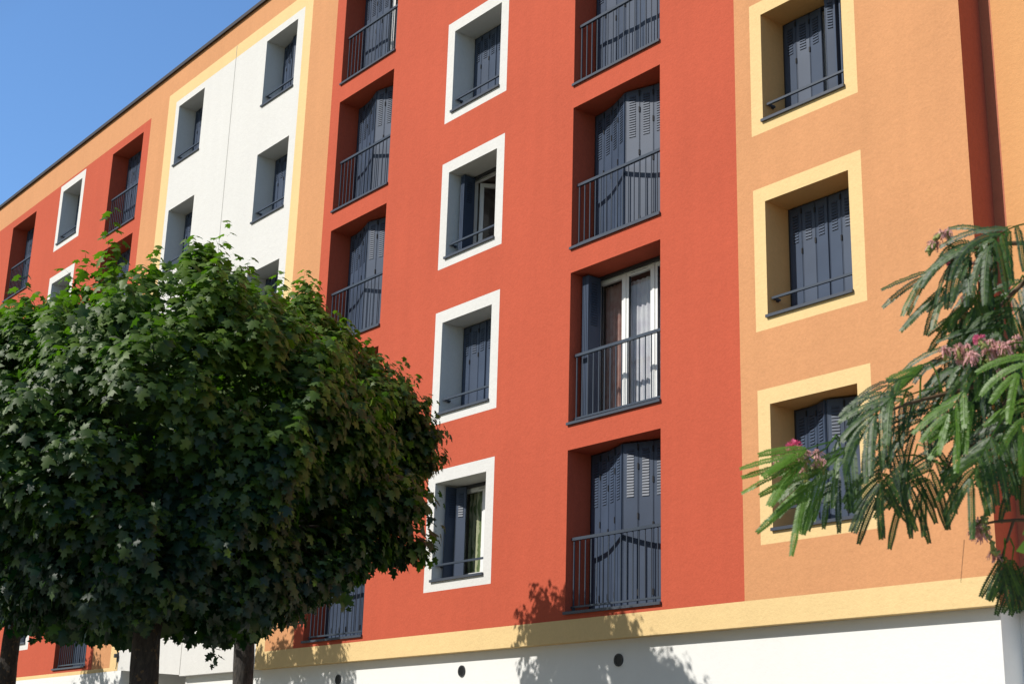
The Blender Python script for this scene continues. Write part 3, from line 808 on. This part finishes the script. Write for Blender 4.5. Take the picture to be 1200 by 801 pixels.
limb([at(1235, 300, 2.80), at(1180, 350, 2.84), at(1150, 385, 2.82)], .006, .002)
limb([at(1190, 455, 2.80), at(1150, 510, 2.78), at(1110, 545, 2.78)], .006, .002)
limb([at(1190, 455, 2.80), at(1160, 430, 2.72), at(1150, 412, 2.70)], .005, .002)
limb([at(1480, 560, 3.1), at(1300, 560, 2.8), at(1230, 605, 2.76), at(1190, 609, 2.76), at(1160, 612, 2.76), at(1147, 620, 2.76)], .006, .0014)
limb([at(1188, 609, 2.76), at(1178, 640, 2.75), at(1172, 660, 2.75)], .003, .0015)
limb([at(1235, 605, 2.76), at(1215, 640, 2.78), at(1200, 655, 2.8)], .003, .0015)
limb([at(1130, 632, 2.76), at(1127, 668, 2.76), at(1126, 682, 2.76)], .0008, .0006, 4)
OUT = limb([fork, at(1640, 480, 3.3), at(1800, 200, 3.6), at(1950, 0, 3.9)], .05, .012)
OUT = OUT + limb([at(1640, 480, 3.3), at(1520, 250, 3.1), at(1430, 80, 2.8), at(1380, 10, 2.7)], .03, .002)
silk_leaf(at(1352, -22, 2.7)-SR, ang(202), (UPV*.8 + toc*.5).normalized(), .08, 3, .12, .45, .3, .35, .2)
OUT = OUT + limb([at(1640, 480, 3.3), at(1850, 420, 3.2), at(2100, 300, 3.2)], .03, .01)
# leaves on the limbs outside the view, then a twig from every leaf to its limb
for i in range(210):
    p_ = OUT[int(rs.integers(3, len(OUT)))] + Vector(rs.normal(0, .10, 3))
    if (p_ + SR - CAM).dot(RT)/(p_ + SR - CAM).dot(FW) < .435: continue
    silk_leaf(p_, ang(rs.uniform(150, 390), rs.uniform(-.6, .6)), (UPV*.8 + toc*.5).normalized(), rs.uniform(.11, .16), 6, .12, rs.uniform(0, .6), 1.0, .85, .9)
for b_ in bases:
    q_ = min(limb_pts, key=lambda p: (p-b_).length_squared)
    mid_ = (b_+q_)*.5 + Vector((0, 0, .012))
    stalk([q_, mid_, b_], .0024, .0018)
me = bpy.data.meshes.new('crown'); me.from_pydata([tuple(v) for v in Q_v], [], Q_f)
atr = me.attributes.new('tint', 'FLOAT', 'POINT'); atr.data.foreach_set('value', np.array(Q_t, np.float32)); me.materials.append(M['silk'])
link('crown', me, sroot)
mb = MB(); mb.tube([Vector((0.02*math.sin(i), .02*math.cos(i), 1.62*i/10)) for i in range(11)], [.085*(1+.6*math.exp(-i*.9))*(1-.03*i) for i in range(11)], 16, wob=.06)
mb.build('trunk', M['sbark'], sroot, smooth=True)

def flower(px, py, d, r, mat, n, up, wilted=False, heads=1, spread=0):
    V, F, T = [], [], []
    c0 = at(px, py, d) - SR
    cal = []
    for h in range(heads):
        mbc = MB(); cal.append(mbc)
        c = c0 + (RT*rs.uniform(-1, 1) + UPV*rs.uniform(-.6, .6) + FW*rs.uniform(-.6, .6))*spread
        ax = (Vector(up) + Vector(rs.normal(0, .35, 3))).normalized()
        for i in range(n):
            v = Vector(rs.normal(0, 1, 3)).normalized()
            v = (v + ax*(.75 if not wilted else .4)).normalized()
            L = r*rs.uniform(.75, 1.1); s_ = v.cross(Vector(rs.normal(0, 1, 3))).normalized()*.0011
            e = c + v*L; mid_ = c + v*L*.55 + Vector(rs.normal(0, r*.06, 3))
            if wilted: e = mid_ + (v*.35 + Vector((0, 0, -.75)) + Vector(rs.normal(0, .20, 3)))*L*.55
            b = len(V); V += [c - s_*.6, c + s_*.6, mid_ + s_, mid_ - s_, e + s_*1.2, e - s_*1.2]
            T += [.0, .0, .75, .75, 1, 1]; F += [(b, b+1, b+2, b+3), (b+3, b+2, b+4, b+5)]
        q = c - ax*.012
        mbc.tube([q - ax*.012, q, q + ax*.008, q + ax*.016], [.002, .0045, .005, .003], 7)
        for kq in range(4):
            w_ = Vector(rs.normal(0, 1, 3)).normalized()
            mbc.tube([q, q + w_*.010], [.0022, .0034], 6)
    me_ = bpy.data.meshes.new('flower'); me_.from_pydata([tuple(v) for v in V], [], F)
    a_ = me_.attributes.new('tint', 'FLOAT', 'POINT'); a_.data.foreach_set('value', np.array(T, np.float32)); me_.materials.append(M[mat])
    f_ = link('flower', me_, sroot); f_['label'] = ('wilted brownish pink flower tuft' if wilted else 'fresh pink flower tuft')
    for mbc in cal: mbc.build('calyx', M['calyx'], f_, smooth=True)
flower(931, 526, 2.70, .018, 'pink', 130, UPV*1.4 - RT*.2)
flower(938, 540, 2.70, .016, 'wilt', 40, UPV, True, 5, .040)
flower(955, 535, 2.70, .015, 'wilt', 34, UPV, True, 5, .035)
flower(1118, 305, 2.79, .019, 'pink', 100, UPV*.3 - RT)
flower(1098, 281, 2.80, .016, 'wilt', 40, UPV, True, 4, .028)
flower(1136, 306, 2.78, .018, 'wilt', 40, UPV, True, 4, .03)
flower(1155, 404, 2.68, .019, 'wilt', 60, UPV, True, 5, .036)
flower(1148, 398, 2.67, .013, 'pink', 80, UPV)
flower(1175, 402, 2.70, .016, 'wilt', 45, UPV, True, 3, .026)
flower(1123, 410, 2.71, .017, 'wilt', 50, UPV - RT*.5, True, 3, .024)
flower(1150, 425, 2.71, .018, 'wilt', 40, UPV, True, 5, .04)
flower(1124, 358, 2.80, .017, 'wilt', 40, UPV, True, 3, .03)
flower(1139, 621, 2.76, .024, 'wilt', 70, -RT, True, 4, .022)
flower(1166, 648, 2.75, .016, 'wilt', 45, -UPV, True, 2, .006)
flower(1158, 618, 2.76, .012, 'wilt', 30, -UPV, True, 2, .02)

# ------------------------------------------------------------------ broad-leaved sapling at the right edge
S0 = at(1236, 700, 2.6)
lroot = empty('sapling', (S0.x, S0.y, 0), 'bright green broad-leaved sapling just entering at the right edge', 'sapling')
LR = Vector((S0.x, S0.y, 0))
mb = MB(); mb.tube([(0, 0, 0), (.01, .0, .8), tuple(at(1236, 700, 2.6)-LR), tuple(at(1228, 640, 2.6)-LR), tuple(at(1222, 590, 2.6)-LR), tuple(at(1225, 545, 2.6)-LR)], [.012, .009, .005, .004, .003, .0015], 8)
mb.build('stem', M['twig'], lroot, smooth=True)
bt = np.array([(0, 0, 0), (.20, .10, .04), (.36, .32, .07), (.36, .55, .05), (.22, .80, -.02), (0, 1.06, -.14), (-.22, .80, -.02), (-.36, .55, .05), (-.36, .32, .07), (-.20, .10, .04), (0, .3, 0), (0, .6, -.03)], float)
bf = np.array([(0, 1, 10), (1, 2, 10), (2, 3, 11), (2, 11, 10), (3, 4, 11), (4, 5, 11), (5, 6, 11), (6, 7, 11), (7, 8, 11), (8, 10, 11), (8, 9, 10), (9, 0, 10)])
spec = [(1228, 612, 185, .05), (1242, 640, 165, .08), (1240, 662, 200, .07), (1224, 590, 60, .07), (1226, 560, 20, .08), (1230, 640, 10, .08), (1222, 560, 100, .06), (1232, 690, 340, .08), (1230, 610, 30, .07)]
P = np.array([at(s[0], s[1], 2.6)-LR for s in spec]); FWv = np.array([ang(s[2], -.2) + Vector((0, 0, -.25)) for s in spec]); NR = np.array([toc*.7 + UPV*.6 for s in spec])
link('crown', scatter_mesh('crown', bt, bf, P, frames(NR, FWv), np.array([s[3] for s in spec]), rs.uniform(.2, 1, len(spec)), [M['lime']], smooth=True), lroot)

# ------------------------------------------------------------------ light, sky, camera
to_sun = Vector((-.31, -1.0, .90)).normalized()
el = math.asin(to_sun.z)
w = bpy.data.worlds.new('World'); scene.world = w; w.use_nodes = True
nt = w.node_tree; bg = nt.nodes['Background']
sky = nt.nodes.new('ShaderNodeTexSky'); sky.sky_type = 'NISHITA'; sky.sun_disc = False
sky.sun_elevation = el; sky.sun_rotation = math.atan2(to_sun.x, to_sun.y)
sky.altitude = 200; sky.air_density = 1.0; sky.dust_density = .6; sky.ozone_density = 1.6
tint_ = nt.nodes.new('ShaderNodeMix'); tint_.data_type = 'RGBA'; tint_.blend_type = 'MULTIPLY'; tint_.inputs['Factor'].default_value = 1; 
tcw = nt.nodes.new('ShaderNodeTexCoord'); sx = nt.nodes.new('ShaderNodeSeparateXYZ'); nt.links.new(tcw.outputs['Generated'], sx.inputs[0])
gr = nt.nodes.new('ShaderNodeMapRange'); gr.inputs['From Min'].default_value = .50; gr.inputs['From Max'].default_value = .85; nt.links.new(sx.outputs['Z'], gr.inputs['Value'])
gm = nt.nodes.new('ShaderNodeMix'); gm.data_type = 'RGBA'; gm.inputs['A'].default_value = (1.06, 1.42, 1.74, 1); gm.inputs['B'].default_value = (.47, .50, .57, 1)
nt.links.new(gr.outputs[0], gm.inputs['Factor'])
dt = nt.nodes.new('ShaderNodeVectorMath'); dt.operation = 'DOT_PRODUCT'; dt.inputs[1].default_value = to_sun; nt.links.new(tcw.outputs['Generated'], dt.inputs[0])
g2 = nt.nodes.new('ShaderNodeMapRange'); g2.inputs['From Min'].default_value = .30; g2.inputs['From Max'].default_value = .52; nt.links.new(dt.outputs['Value'], g2.inputs['Value'])
gm2 = nt.nodes.new('ShaderNodeMix'); gm2.data_type = 'RGBA'; gm2.inputs['B'].default_value = (.82, .80, .74, 1)
nt.links.new(g2.outputs[0], gm2.inputs['Factor']); nt.links.new(gm.outputs['Result'], gm2.inputs['A']); nt.links.new(gm2.outputs['Result'], tint_.inputs['B'])
nt.links.new(sky.outputs['Color'], tint_.inputs['A']); nt.links.new(tint_.outputs['Result'], bg.inputs['Color']); bg.inputs['Strength'].default_value = .125
ld = bpy.data.lights.new('sun', 'SUN'); ld.energy = 5.0; ld.angle = math.radians(.5); ld.color = (1.0, .955, .87)
lo = bpy.data.objects.new('sun', ld); COL.objects.link(lo); lo.location = (-20, -40, 40)
lo.rotation_euler = (-to_sun).to_track_quat('-Z', 'Y').to_euler()

cd = bpy.data.cameras.new('camera'); cam = bpy.data.objects.new('camera', cd); COL.objects.link(cam)
cd.sensor_width = 36; cd.sensor_fit = 'HORIZONTAL'; cd.lens = 1707.19/1200*36; cd.clip_start = .1; cd.clip_end = 2000
R = Matrix((RT, UPV, -FW)).transposed().to_4x4()
cam.matrix_world = Matrix.Translation(CAM) @ R
cd.dof.use_dof = True; cd.dof.focus_distance = 17.5; cd.dof.aperture_fstop = 18
scene.camera = cam
scene.view_settings.view_transform = 'Standard'; scene.view_settings.look = 'None'; scene.view_settings.exposure = 0; scene.view_settings.gamma = 1
scene.cycles.max_bounces = 5; scene.cycles.diffuse_bounces = 3; scene.cycles.glossy_bounces = 3; scene.cycles.transmission_bounces = 3; scene.cycles.transparent_max_bounces = 10
